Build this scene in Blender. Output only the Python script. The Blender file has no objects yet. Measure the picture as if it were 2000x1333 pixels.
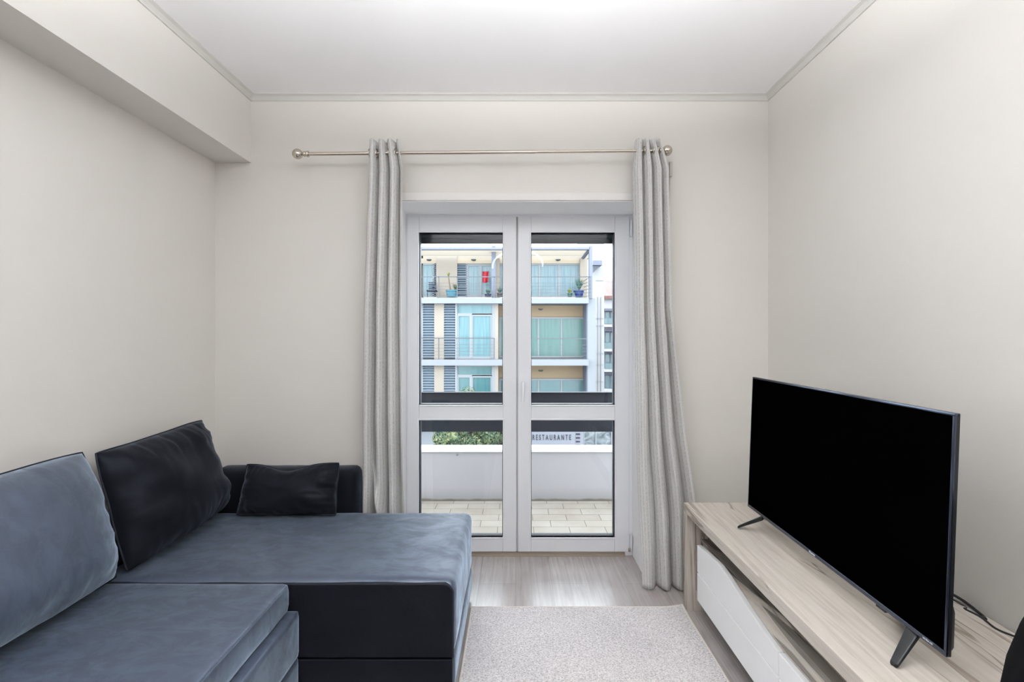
import bpy, bmesh, math, random
from mathutils import Vector, Matrix, noise

SC = bpy.context.scene
COL = SC.collection
random.seed(7)
PI = math.pi

# ------------------------------------------------------------------ camera
F = 945.0            # focal length in pixels of the 2000x1333 frame
VX, VY = 1007.0, 657.0
CH = 1.31            # eye height
cam = bpy.data.cameras.new('camera')
cam.sensor_width = 36.0
cam.lens = F / 2000.0 * 36.0
cam.shift_x = -(VX - 1000.0) / 2000.0
cam.shift_y = (VY - 666.5) / 2000.0
cam.clip_start = 0.02
cam.clip_end = 400
camo = bpy.data.objects.new('camera', cam)
COL.objects.link(camo)
camo.location = (0, 0, CH)
camo.rotation_euler = (PI / 2, 0, 0)
SC.camera = camo

# ------------------------------------------------------------------ sky, daylight, exposure
SKY = 8.6
w = bpy.data.worlds.new('sky')
SC.world = w
w.use_nodes = True
bg = w.node_tree.nodes['Background']
bg.inputs[0].default_value = (0.86, 0.93, 1.0, 1)
bg.inputs[1].default_value = SKY
SC.view_settings.view_transform = 'Standard'
SC.view_settings.look = 'None'
SC.view_settings.exposure = 0.0
SC.view_settings.gamma = 1.0
SC.view_settings.use_curve_mapping = False
SC.cycles.diffuse_bounces = 8
SC.cycles.max_bounces = 14
SC.cycles.transparent_max_bounces = 24
SC.cycles.sample_clamp_indirect = 6.0


def area(name, loc, rot, sx, sy, power=1.0, color=(1, 1, 1), portal=False):
    l = bpy.data.lights.new(name, 'AREA')
    l.shape = 'RECTANGLE'
    l.size, l.size_y = sx, sy
    l.energy = power
    l.color = color
    l.cycles.is_portal = portal
    o = bpy.data.objects.new(name, l)
    COL.objects.link(o)
    o.location = loc
    o.rotation_euler = rot
    return o


# daylight openings: sampling portals only (they give off nothing themselves)
area('balcony_door_portal', (0.02, 2.99, 1.02), (-PI / 2, 0, 0), 1.36, 2.04, portal=True)
# the bowl pendant hanging above the camera (built below) washes the ceiling
PEND = (0.02, 0.20, 1.97)
area('pendant_light', (PEND[0], PEND[1], PEND[2] + 0.035), (PI, 0, 0), 0.24, 0.24, 300, (0.97, 0.98, 1.0))


# ------------------------------------------------------------------ helpers
def at(px, py, Y):
    return Vector(((px - VX) / F * Y, Y, CH - (py - VY) / F * Y))


def s2l(c):
    return tuple(((v / 255) / 12.92 if v / 255 <= 0.04045 else ((v / 255 + 0.055) / 1.055) ** 2.4) for v in c)


MATS = {}


def mat(name, rgb, rough=0.6, metal=0.0, spec=0.5, sheen=0.0, lin=False, k=1.0):
    if name in MATS:
        return MATS[name]
    m = bpy.data.materials.new(name)
    m.use_nodes = True
    b = m.node_tree.nodes['Principled BSDF']
    c = rgb if lin else s2l(rgb)
    b.inputs['Base Color'].default_value = (c[0] * k, c[1] * k, c[2] * k, 1)
    b.inputs['Roughness'].default_value = rough
    b.inputs['Metallic'].default_value = metal
    b.inputs['Specular IOR Level'].default_value = spec
    MATS[name] = m
    return m


def nd(m, t, **kw):
    n = m.node_tree.nodes.new(t)
    for k, v in kw.items():
        if hasattr(n, k):
            setattr(n, k, v)
    return n


def lk(m, a, b):
    m.node_tree.links.new(a, b)


def bsdf(m):
    return m.node_tree.nodes['Principled BSDF']


def coords(m, scale=(1, 1, 1), rot=(0, 0, 0), kind='Object'):
    tc = nd(m, 'ShaderNodeTexCoord')
    mp = nd(m, 'ShaderNodeMapping')
    mp.inputs['Scale'].default_value = scale
    mp.inputs['Rotation'].default_value = rot
    lk(m, tc.outputs[kind], mp.inputs['Vector'])
    return mp.outputs[0]


def noise_tex(m, vec, scale, detail=4, rough=0.55, dist=0.0):
    n = nd(m, 'ShaderNodeTexNoise')
    n.inputs['Scale'].default_value = scale
    n.inputs['Detail'].default_value = detail
    n.inputs['Roughness'].default_value = rough
    n.inputs['Distortion'].default_value = dist
    if vec is not None:
        lk(m, vec, n.inputs['Vector'])
    return n.outputs['Fac']


def ramp(m, fac, stops):
    r = nd(m, 'ShaderNodeValToRGB')
    el = r.color_ramp.elements
    while len(el) < len(stops):
        el.new(0.5)
    for e, (p, c) in zip(el, stops):
        e.position = p
        e.color = (*c, 1) if len(c) == 3 else c
    lk(m, fac, r.inputs[0])
    return r.outputs[0]


def mixc(m, fac, a, b, mode='MIX'):
    x = nd(m, 'ShaderNodeMix')
    x.data_type = 'RGBA'
    x.blend_type = mode
    for sock, v in ((x.inputs[0], fac), (x.inputs[6], a), (x.inputs[7], b)):
        if isinstance(v, (int, float)):
            sock.default_value = v
        elif isinstance(v, tuple):
            sock.default_value = (*v, 1)
        else:
            lk(m, v, sock)
    return x.outputs[2]


def bump(m, h, strength=0.3, dist=0.01):
    b = nd(m, 'ShaderNodeBump')
    b.inputs['Strength'].default_value = strength
    b.inputs['Distance'].default_value = dist
    lk(m, h, b.inputs['Height'])
    lk(m, b.outputs[0], bsdf(m).inputs['Normal'])


def math_n(m, op, a, b=0.0):
    n = nd(m, 'ShaderNodeMath', operation=op)
    for i, v in enumerate((a, b)):
        if isinstance(v, (int, float)):
            n.inputs[i].default_value = v
        else:
            lk(m, v, n.inputs[i])
    return n.outputs[0]


class MB:
    """collects shapes; build() links them as one mesh object"""

    def __init__(self):
        self.bm = bmesh.new()

    def quad(self, *p):
        self.bm.faces.new([self.bm.verts.new(v) for v in p])
        return self

    def box(self, x0, x1, y0, y1, z0, z1):
        v = [self.bm.verts.new((x, y, z)) for x in (x0, x1) for y in (y0, y1) for z in (z0, z1)]
        for f in ((0, 1, 3, 2), (4, 6, 7, 5), (0, 4, 5, 1), (2, 3, 7, 6), (0, 2, 6, 4), (1, 5, 7, 3)):
            self.bm.faces.new([v[i] for i in f])
        return self

    def pbox(self, px0, py0, px1, py1, Y, dep):
        """box whose front face fills the pixel rectangle at depth Y"""
        a, b = at(px0, py1, Y), at(px1, py0, Y)
        return self.box(a.x, b.x, Y, Y + dep, a.z, b.z)

    def prism(self, pts, axis, a0, a1):
        """extrude a 2-D polygon along an axis"""
        def mk(p, a):
            if axis == 'x':
                return (a, p[0], p[1])
            if axis == 'y':
                return (p[0], a, p[1])
            return (p[0], p[1], a)
        A = [self.bm.verts.new(mk(p, a0)) for p in pts]
        B = [self.bm.verts.new(mk(p, a1)) for p in pts]
        n = len(pts)
        self.bm.faces.new(A[::-1])
        self.bm.faces.new(B)
        for i in range(n):
            self.bm.faces.new((A[i], A[(i + 1) % n], B[(i + 1) % n], B[i]))
        return self

    def tube(self, pts, r, n=10, closed=False, cap=True):
        pts = [Vector(p) for p in pts]
        rr = r if isinstance(r, (list, tuple)) else [r] * len(pts)
        rings = []
        N = len(pts)
        up = None
        for i, p in enumerate(pts):
            if closed:
                t = pts[(i + 1) % N] - pts[i - 1]
            else:
                t = pts[min(i + 1, N - 1)] - pts[max(i - 1, 0)]
            t.normalize()
            if up is None:
                up = Vector((0, 0, 1)) if abs(t.z) < 0.9 else Vector((1, 0, 0))
            s = t.cross(up)
            s.normalize()
            up = s.cross(t)
            rings.append([self.bm.verts.new(p + (s * math.cos(2 * PI * j / n) + up * math.sin(2 * PI * j / n)) * rr[i]) for j in range(n)])
        m = N if closed else N - 1
        for i in range(m):
            a, b = rings[i], rings[(i + 1) % N]
            for j in range(n):
                self.bm.faces.new((a[j], a[(j + 1) % n], b[(j + 1) % n], b[j]))
        if cap and not closed:
            self.bm.faces.new(rings[0][::-1])
            self.bm.faces.new(rings[-1])
        return self

    def lathe(self, prof, M, n=24):
        """prof: list of (radius, height) turned about local z, placed by matrix M"""
        rings = []
        for r, h in prof:
            if r < 1e-6:
                rings.append([self.bm.verts.new(M @ Vector((0, 0, h)))])
            else:
                rings.append([self.bm.verts.new(M @ Vector((r * math.cos(2 * PI * j / n), r * math.sin(2 * PI * j / n), h))) for j in range(n)])
        for a, b in zip(rings, rings[1:]):
            for j in range(n):
                k = (j + 1) % n
                if len(a) == 1 and len(b) == 1:
                    continue
                if len(a) == 1:
                    self.bm.faces.new((a[0], b[k], b[j]))
                elif len(b) == 1:
                    self.bm.faces.new((a[j], a[k], b[0]))
                else:
                    self.bm.faces.new((a[j], a[k], b[k], b[j]))
        return self

    def grid(self, fn, nu, nv):
        V = [[self.bm.verts.new(fn(i / nu, j / nv)) for j in range(nv + 1)] for i in range(nu + 1)]
        for i in range(nu):
            for j in range(nv):
                self.bm.faces.new((V[i][j], V[i + 1][j], V[i + 1][j + 1], V[i][j + 1]))
        return self

    def build(self, name, m, parent=None, smooth=False, bevel=0.0, seg=2, angle=40):
        bmesh.ops.recalc_face_normals(self.bm, faces=self.bm.faces)
        me = bpy.data.meshes.new(name)
        self.bm.to_mesh(me)
        self.bm.free()
        me.materials.append(m)
        o = bpy.data.objects.new(name, me)
        COL.objects.link(o)
        if parent:
            o.parent = parent
            o.matrix_parent_inverse = Matrix.Translation(-parent.location)
        if bevel:
            b = o.modifiers.new('bevel', 'BEVEL')
            b.width = bevel
            b.segments = seg
            b.limit_method = 'ANGLE'
            b.angle_limit = math.radians(35)
            b.harden_normals = False
            smooth = True
        if smooth:
            for p in me.polygons:
                p.use_smooth = True
            me.set_sharp_from_angle(angle=math.radians(angle)) if not bevel else None
            if bevel:
                wn = o.modifiers.new('wn', 'WEIGHTED_NORMAL')
                wn.keep_sharp = True
        return o


def box(*a):
    return MB().box(*a)


def tag(o, label, cat, group=None, kind=None):
    if label:
        o['label'] = label
    if cat:
        o['category'] = cat
    if group:
        o['group'] = group
    if kind:
        o['kind'] = kind
    return o


def thing(name, loc, label, cat, group=None):
    o = bpy.data.objects.new(name, None)
    o.empty_display_size = 0.1
    COL.objects.link(o)
    o.location = loc
    return tag(o, label, cat, group)


def struct(o):
    o['kind'] = 'structure'
    return o


def lab(o, s):
    o['label'] = s
    return o


# ------------------------------------------------------------------ materials
def m_wall(name, rgb, b=0.06):
    m = mat(name, rgb, 0.85, spec=0.2)
    v = coords(m)
    n = noise_tex(m, v, 160, 3)
    bump(m, n, b, 0.004)
    return m


WALL = m_wall('wall_paint', (221, 218, 213))
CEIL = m_wall('ceiling_paint', (245, 245, 246), 0.03)
WHITE = mat('white_pvc', (240, 242, 246), 0.32, spec=0.5)
REVEAL = m_wall('reveal_paint', (250, 250, 251), 0.02)

# grey-brown laminate floor, boards running towards the balcony door
m = FLOOR = mat('laminate_floor', (140, 128, 122), 0.22, spec=1.0)
v = coords(m, rot=(0, 0, PI / 2))
br = nd(m, 'ShaderNodeTexBrick')
br.offset = 0.37
br.inputs['Color1'].default_value = (*s2l((166, 159, 157)), 1)
br.inputs['Color2'].default_value = (*s2l((178, 172, 170)), 1)
br.inputs['Mortar'].default_value = (*s2l((138, 130, 127)), 1)
br.inputs['Scale'].default_value = 1
br.inputs['Mortar Size'].default_value = 0.0012
br.inputs['Brick Width'].default_value = 1.28
br.inputs['Row Height'].default_value = 0.193
lk(m, v, br.inputs['Vector'])
g1 = noise_tex(m, coords(m, (34, 1.6, 1)), 1.6, 8, 0.62, 0.8)
gc = ramp(m, g1, [(0.32, (0.72, 0.70, 0.70)), (0.5, (0.90, 0.89, 0.89)), (0.68, (1.06, 1.06, 1.06))])
cc = mixc(m, 1.0, br.outputs['Color'], gc, 'MULTIPLY')
kn = noise_tex(m, coords(m, (7, 2.2, 1)), 2.1, 3, 0.5)
kc = ramp(m, kn, [(0.0, (0.62, 0.6, 0.6)), (0.36, (0.9, 0.9, 0.9)), (0.46, (1, 1, 1))])
lk(m, mixc(m, 1.0, cc, kc, 'MULTIPLY'), bsdf(m).inputs['Base Color'])
bump(m, g1, 0.12, 0.002)


def m_oak(name, tint=(1, 1, 1), axis='y', dark=1.0):
    """bleached oak with grain along an axis and fine dark cracks"""
    m = mat(name, (190, 181, 170), 0.55, spec=0.3)
    if axis == 'y':
        s1, s2, s3 = (26, 1.2, 26), (9, 0.55, 9), (5, 0.5, 5)
    else:
        s1, s2, s3 = (26, 26, 1.2), (9, 9, 0.55), (5, 5, 0.5)
    a = noise_tex(m, coords(m, s1), 2.2, 8, 0.65, 0.6)
    col = ramp(m, a, [(0.25, tuple(c * dark * t for c, t in zip(s2l((160, 151, 142)), tint))),
                      (0.5, tuple(c * dark * t for c, t in zip(s2l((188, 181, 171)), tint))),
                      (0.75, tuple(c * dark * t for c, t in zip(s2l((204, 197, 189)), tint)))])
    b = noise_tex(m, coords(m, s2), 1.7, 3, 0.5, 0.9)
    band = math_n(m, 'ABSOLUTE', math_n(m, 'SUBTRACT', b, 0.5))
    gate = noise_tex(m, coords(m, s3), 1.3, 2)
    cr = ramp(m, band, [(0.0, (0.38, 0.34, 0.31)), (0.014, (0.55, 0.51, 0.48)), (0.034, (1, 1, 1))])
    gr = ramp(m, gate, [(0.47, (0, 0, 0)), (0.52, (1, 1, 1))])
    col = mixc(m, gr, col, mixc(m, 1.0, col, cr, 'MULTIPLY'))
    lk(m, col, bsdf(m).inputs['Base Color'])
    bump(m, a, 0.15, 0.002)
    return m


OAK = m_oak('bleached_oak')
OAKV = m_oak('bleached_oak_upright', axis='z')
OAKD = m_oak('bleached_oak_shaded', (0.84, 0.84, 0.86), dark=0.6)  # same oak darkened: niche shade painted into the inner parts
LACQ = mat('white_lacquer', (248, 248, 248), 0.3, spec=0.5)


def m_velvet(name, rgb, sheen, tint=(0.60, 0.72, 0.92), srough=0.38, marks=1.0, lo=0.35, spec=0.5):
    m = mat(name, rgb, 0.62, spec=spec)
    b = bsdf(m)
    b.inputs['Specular Tint'].default_value = (0.75, 0.86, 1.0, 1)
    v = coords(m, (1, 1, 1))
    big = noise_tex(m, coords(m, (3.0, 5.0, 3.6)), 2.3, 7, 0.70, 0.5)
    mk = ramp(m, big, [(0.41, (lo, lo, lo)), (0.58, (1, 1, 1))])
    b.inputs['Sheen Roughness'].default_value = srough
    b.inputs['Sheen Tint'].default_value = (*tint, 1)
    sw = math_n(m, 'MULTIPLY', mk, sheen)
    lk(m, sw, b.inputs['Sheen Weight'])
    base = s2l(rgb)
    lk(m, math_n(m, 'SUBTRACT', 0.76, math_n(m, 'MULTIPLY', mk, 0.28)), b.inputs['Roughness'])
    lk(m, mixc(m, mk, tuple(c * 0.8 for c in base), tuple(c * 1.25 for c in base)), b.inputs['Base Color'])
    fine = noise_tex(m, v, 420, 2)
    wr = noise_tex(m, coords(m, (1, 1, 1)), 7, 3, 0.5, 0.6)
    h = math_n(m, 'ADD', math_n(m, 'MULTIPLY', fine, 0.12), wr)
    bump(m, h, 0.25, 0.012)
    return m


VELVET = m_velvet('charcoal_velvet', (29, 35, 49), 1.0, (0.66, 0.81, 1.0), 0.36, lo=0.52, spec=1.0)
VELVETD = m_velvet('charcoal_velvet_pillow_and_shade', (12, 13, 17), 0.13, lo=0.7, spec=0.04)  # pillow velvet; also paints shade onto the chaise front panels
PIPE = mat('dark_piping', (26, 28, 34), 0.8, spec=0.1)

NICKEL = mat('brushed_nickel', (196, 188, 176), 0.22, 1.0)
BLACKP = mat('black_plastic', (12, 13, 16), 0.5, spec=0.3)
SCREEN = mat('tv_screen', (1, 1, 1), 0.6, spec=0.0)
BEZEL = mat('tv_bezel', (62, 67, 80), 0.12, 0.9)
DGREY = mat('anthracite_metal', (62, 74, 84), 0.5, spec=0.3)
RAILM = mat('dark_rail_metal', (25, 28, 35), 0.5, spec=0.15)
GASKET = mat('black_gasket', (20, 22, 34), 0.5)

m = GLASS = bpy.data.materials.new('door_glass')
m.use_nodes = True
nt = m.node_tree
nt.nodes.remove(nt.nodes['Principled BSDF'])
tr = nd(m, 'ShaderNodeBsdfTransparent')
tr.inputs[0].default_value = (0.97, 0.985, 0.98, 1)
gl = nd(m, 'ShaderNodeBsdfGlossy')
gl.inputs['Roughness'].default_value = 0.0
fr = nd(m, 'ShaderNodeFresnel')
fr.inputs['IOR'].default_value = 1.4
mx = nd(m, 'ShaderNodeMixShader')
lk(m, fr.outputs[0], mx.inputs[0])
lk(m, tr.outputs[0], mx.inputs[1])
lk(m, gl.outputs[0], mx.inputs[2])
lk(m, mx.outputs[0], nt.nodes['Material Output'].inputs[0])

# striped linen curtain; UV.x is metres of cloth, UV.y metres of drop
m = LINEN = mat('striped_linen', (205, 202, 196), 0.9, spec=0.1)
tc = nd(m, 'ShaderNodeTexCoord')
sep = nd(m, 'ShaderNodeSeparateXYZ')
lk(m, tc.outputs['UV'], sep.inputs[0])
mp = nd(m, 'ShaderNodeMapping')
mp.inputs['Scale'].default_value = (30, 75, 1)
lk(m, tc.outputs['UV'], mp.inputs[0])
wob = noise_tex(m, mp.outputs[0], 1.0, 2)
ux = math_n(m, 'ADD', sep.outputs[0], math_n(m, 'MULTIPLY', math_n(m, 'SUBTRACT', wob, 0.5), 0.0022))
fx = math_n(m, 'FRACT', math_n(m, 'DIVIDE', ux, 0.033))
st = ramp(m, fx, [(0.0, (0, 0, 0)), (0.10, (0, 0, 0)), (0.16, (0.9, 0.9, 0.9)), (0.24, (0.1, 0.1, 0.1)), (0.34, (0, 0, 0)),
                  (0.44, (0.75, 0.75, 0.75)), (0.52, (0.75, 0.75, 0.75)), (0.60, (0, 0, 0)), (0.80, (0, 0, 0)), (0.86, (0.45, 0.45, 0.45)), (0.92, (0, 0, 0))])
mp2 = nd(m, 'ShaderNodeMapping')
mp2.inputs['Scale'].default_value = (60, 55, 1)
lk(m, tc.outputs['UV'], mp2.inputs[0])
dash = ramp(m, noise_tex(m, mp2.outputs[0], 1.6, 3), [(0.38, (0.25, 0.25, 0.25)), (0.58, (1, 1, 1))])
sf = mixc(m, 1.0, st, dash, 'MULTIPLY')
lk(m, mixc(m, sf, s2l((243, 243, 242)), s2l((122, 117, 116))), bsdf(m).inputs['Base Color'])
mp3 = nd(m, 'ShaderNodeMapping')
mp3.inputs['Scale'].default_value = (900, 500, 1)
lk(m, tc.outputs['UV'], mp3.inputs[0])
bump(m, noise_tex(m, mp3.outputs[0], 1.0, 2), 0.2, 0.002)
nt = m.node_tree
tl = nd(m, 'ShaderNodeBsdfTranslucent')
tl.inputs[0].default_value = (0.75, 0.74, 0.72, 1)
mx = nd(m, 'ShaderNodeMixShader')
mx.inputs[0].default_value = 0.3
lk(m, bsdf(m).outputs[0], mx.inputs[1])
lk(m, tl.outputs[0], mx.inputs[2])
lk(m, mx.outputs[0], nt.nodes['Material Output'].inputs[0])

# looped rug
m = RUG = mat('looped_rug', (190, 184, 180), 0.95, spec=0.05)
a = noise_tex(m, coords(m, (150, 210, 100)), 1.0, 3, 0.6)
b2 = noise_tex(m, coords(m), 3.0, 3)
col = ramp(m, a, [(0.3, s2l((150, 145, 146))), (0.5, s2l((208, 204, 205))), (0.68, s2l((236, 233, 234)))])
col = mixc(m, 1.0, col, ramp(m, b2, [(0.3, (0.92, 0.92, 0.92)), (0.7, (1.04, 1.03, 1.02))]), 'MULTIPLY')
lk(m, col, bsdf(m).inputs['Base Color'])
bump(m, a, 0.7, 0.006)
BIND = mat('rug_binding', (214, 206, 199), 0.9, spec=0.1)

# ------------------------------------------------------------------ room shell
XL, XR, YB, ZC = -1.621, 1.362, 2.61, 2.608
YR = -3.3                       # rear wall, behind the camera
OX0, OX1, OZ = -0.656, 0.702, 2.04   # balcony door opening
WT = 0.36                       # outer wall thickness
struct(box(XL - 0.2, XR + 0.2, YR - 0.2, YB + 0.275, -0.12, 0.0).build('floor', FLOOR))
struct(box(XL - 0.2, XR + 0.2, YR - 0.2, YB + WT, ZC, ZC + 0.12).build('ceiling', CEIL))
struct(box(XL - 0.15, XL, YR, YB, 0, ZC).build('wall_left', WALL))
struct(box(XR, XR + 0.15, YR, YB, 0, ZC).build('wall_right', WALL))
wb = MB()
wb.box(XL - 0.15, OX0, YB, YB + WT, 0, ZC)
wb.box(OX1, XR + 0.15, YB, YB + WT, 0, ZC)
wb.box(OX0, OX1, YB, YB + WT, OZ, ZC)
struct(wb.build('wall_back', WALL))
struct(box(XL - 0.15, XR + 0.15, YR - 0.15, YR, 0, ZC).build('wall_rear', WALL))

# dropped beam along the left wall
BX, BZ = -1.428, 2.246
struct(box(XL, BX, YR, YB, BZ, ZC).build('trim_1', WALL))
# slim cove moulding under the ceiling
CORN = m_wall('moulding_paint', (206, 204, 200), 0.02)


def cornice(name, horiz, a0, a1, c, sgn):
    s = 0.030
    pts = [(0, 0), (s, 0), (s, -0.004), (s * 0.55, -0.010), (s * 0.3, -0.020), (0.007, -0.024), (0.007, -0.030), (0, -0.030)]
    mb = MB()
    if horiz == 'y':
        mb.prism([(c + sgn * p[0], ZC + p[1]) for p in pts], 'y', a0, a1)
    else:
        mb.prism([(c + sgn * p[0], ZC + p[1]) for p in pts], 'x', a0, a1)
    return struct(mb.build(name, CORN))


cornice('trim_2', 'y', YR, YB, BX, 1)
cornice('trim_3', 'y', YR, YB, XR, -1)
cornice('trim_4', 'x', BX, XR, YB, -1)
# white head casing above the opening and the white lined reveals
struct(box(OX0 - 0.03, OX1 + 0.03, YB - 0.008, YB - 0.0005, OZ + 0.001, OZ + 0.042).build('trim_5', m_wall('casing_paint', (229, 228, 225), 0.02), bevel=0.002))
rv = MB()
rv.box(OX0 - 0.001, OX0 + 0.004, YB + 0.001, 2.886, 0, OZ)
rv.box(OX1 - 0.004, OX1 + 0.001, YB + 0.001, 2.886, 0, OZ)
rv.box(OX0, OX1, YB + 0.001, 2.886, OZ - 0.004, OZ + 0.001)
struct(rv.build('trim_6', REVEAL))

# ------------------------------------------------------------------ balcony door
YD = 2.884
d = struct(MB().box(OX0 + 0.004, OX0 + 0.05, YD, YD + 0.06, 0.0, OZ - 0.004)
           .box(OX1 - 0.05, OX1 - 0.004, YD, YD + 0.06, 0.0, OZ - 0.004)
           .box(OX0 + 0.05, OX1 - 0.05, YD, YD + 0.06, OZ - 0.055, OZ - 0.004).build('door_1', WHITE, bevel=0.002))
TH = mat('threshold_metal', (150, 138, 126), 0.45, 0.3)
lab(MB().box(OX0 + 0.05, OX1 - 0.05, YD - 0.012, YD + 0.06, 0.0, 0.012)
    .box(OX0 + 0.05, OX1 - 0.05, YD, YD + 0.06, 0.012, 0.022).build('threshold', TH, d, bevel=0.001), 'brown metal threshold strip')


def leaf(x0, x1, gx0, gx1):
    yl0, yl1 = YD - 0.008, YD + 0.052
    z0, z1 = 0.026, 2.022
    gz = [(0.112, 0.810), (0.901, 1.926)]
    f = MB()
    f.box(x0, gx0, yl0, yl1, z0, z1)
    f.box(gx1, x1, yl0, yl1, z0, z1)
    f.box(gx0, gx1, yl0, yl1, z0, gz[0][0])
    f.box(gx0, gx1, yl0, yl1, gz[0][1], gz[1][0])
    f.box(gx0, gx1, yl0, yl1, gz[1][1], z1)
    lf = f.build('door_leaf', WHITE, d, bevel=0.003)
    for a, b in gz:
        bd = MB()
        t = 0.009
        bd.box(gx0 - t, gx0, yl0 - 0.004, yl0 + 0.02, a - t, b + t)
        bd.box(gx1, gx1 + t, yl0 - 0.004, yl0 + 0.02, a - t, b + t)
        bd.box(gx0, gx1, yl0 - 0.004, yl0 + 0.02, a - t, a)
        bd.box(gx0, gx1, yl0 - 0.004, yl0 + 0.02, b, b + t)
        gb = bd.build('glazing_bead', WHITE, lf, bevel=0.002)
        gk = MB()
        t = 0.0035
        y0, y1 = yl0 + 0.018, yl0 + 0.058
        gk.box(gx0, gx0 + t, y0, y1, a, b)
        gk.box(gx1 - t, gx1, y0, y1, a, b)
        gk.box(gx0 + t, gx1 - t, y0, y1, a, a + t)
        gk.box(gx0 + t, gx1 - t, y0, y1, b - t, b)
        lab(gk.build('gasket', GASKET, lf), 'black gasket')
        MB().box(gx0 + t, gx1 - t, yl0 + 0.026, yl0 + 0.030, a + t, b - t).build('pane', GLASS, lf)
    return lf


lf1 = leaf(-0.644, 0.004, -0.574, -0.076)
lf2 = leaf(0.014, 0.676, 0.092, 0.589)
MB().box(0.001, 0.018, YD - 0.004, YD + 0.02, 0.03, 2.02).build('meeting_seal', mat('seal_grey', (150, 150, 150), 0.6), d)
hd = MB()
hd.box(0.032, 0.056, YD - 0.020, YD - 0.008, 1.00, 1.06)
hd.tube([(0.044, YD - 0.018, 1.035), (0.044, YD - 0.045, 1.035), (0.044, YD - 0.052, 1.02), (0.044, YD - 0.052, 0.925)], [0.008, 0.008, 0.009, 0.007], 10)
hd.build('door_handle', WHITE, lf2, smooth=True)
for z in (0.03, 1.90):
    lab(MB().box(0.680, 0.692, YD - 0.02, YD - 0.001, z, z + 0.10).build('hinge', WHITE, d, bevel=0.003), 'white hinge')
MB().box(0.668, 0.684, YD - 0.024, YD - 0.0085, 0.032, 0.052).build('hinge_cap', NICKEL, d, bevel=0.003)

# roller shutter, let down a hand's width outside the door
sh = thing('roller_shutter', (0.02, 2.965, 1.88), 'dark grey roller shutter lowered a little outside the balcony door', 'shutter')
for i in range(5):
    z = 1.905 + i * 0.045
    MB().prism([(2.968, z), (2.960, z + 0.012), (2.960, z + 0.034), (2.968, z + 0.044), (2.976, z + 0.044), (2.976, z)], 'x', OX0 + 0.03, OX1 - 0.03).build('slat', DGREY, sh, bevel=0.001)
MB().box(OX0 + 0.03, OX1 - 0.03, 2.955, 2.98, 1.878, 1.904).build('bottom_bar', RAILM, sh, bevel=0.002)
for x in (OX0 + 0.005, OX1 - 0.03):
    MB().box(x, x + 0.025, 2.95, 2.985, 0.0, 2.15).build('guide_rail', DGREY, sh)

# ------------------------------------------------------------------ balcony
K = 0.182      # outside surfaces
m = TILE = mat('balcony_tiles', (210, 200, 188), 0.6, spec=0.3)
br = nd(m, 'ShaderNodeTexBrick')
br.inputs['Color1'].default_value = (*[c * .28 for c in s2l((226, 214, 200))], 1)
br.inputs['Color2'].default_value = (*[c * .28 for c in s2l((240, 230, 218))], 1)
br.inputs['Mortar'].default_value = (*[c * .26 for c in s2l((150, 138, 126))], 1)
br.inputs['Scale'].default_value = 1
br.inputs['Mortar Size'].default_value = 0.0024
br.inputs['Brick Width'].default_value = 0.245
br.inputs['Row Height'].default_value = 0.115
lk(m, coords(m), br.inputs['Vector'])
lk(m, mixc(m, 1.0, br.outputs['Color'], ramp(m, noise_tex(m, coords(m), 3.5, 5), [(0.3, (0.82, 0.80, 0.77)), (0.6, (1, 1, 1))]), 'MULTIPLY'), bsdf(m).inputs['Base Color'])
struct(box(-3.2, 3.2, YB + WT - 0.085, 4.0, -0.12, -0.005).build('floor_balcony', TILE))
m = PARA = m_wall('parapet_render', (214, 216, 220), 0.1)
z_ = coords(m)
sx = nd(m, 'ShaderNodeSeparateXYZ')
lk(m, z_, sx.inputs[0])
dirt = math_n(m, 'ADD', sx.outputs[2], math_n(m, 'MULTIPLY', noise_tex(m, z_, 9, 5), 0.03))
dc = ramp(m, dirt, [(0.018, tuple(c * 0.355 for c in s2l((150, 140, 128)))), (0.032, tuple(c * 0.355 for c in s2l((216, 212, 213)))), (0.12, tuple(c * 0.355 for c in s2l((240, 235, 240))))])
lk(m, dc, bsdf(m).inputs['Base Color'])
struct(box(-3.2, 3.2, 3.857, 4.0, -0.4, 0.385).build('wall_balcony', PARA))
struct(box(-3.2, 3.2, 3.845, 4.01, 0.385, 0.408).build('trim_7', mat('coping_white', (245, 245, 245), 0.6, k=0.6), bevel=0.004))
MB().lathe([(0, -0.004), (0.006, -0.003), (0.006, 0.003)], Matrix.Translation((at(893, 889, 3.855).x, 3.855, at(893, 889, 3.857).z)) @ Matrix.Rotation(PI / 2, 4, 'X'), 10).build('wall_plug', BLACKP)
tag(bpy.data.objects['wall_plug'], 'small dark plug hole in the white balcony parapet', 'wall plug')
rl = thing('balcony_railing', (0, 3.93, 0.408), 'broad dark metal band railing above the white balcony parapet', 'railing')
MB().box(-3.15, 3.15, 3.92, 3.945, 0.534, 0.846).build('panel', RAILM, rl, bevel=0.004)
MB().box(-3.15, 3.15, 3.905, 3.96, 0.846, 0.856).build('handrail', RAILM, rl, bevel=0.003)
for x in (-2.9, -1.4, 0.02, 1.4, 2.9):
    MB().box(x - 0.02, x + 0.02, 3.945, 3.975, 0.408, 0.84).build('post', RAILM, rl, bevel=0.003)

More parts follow.
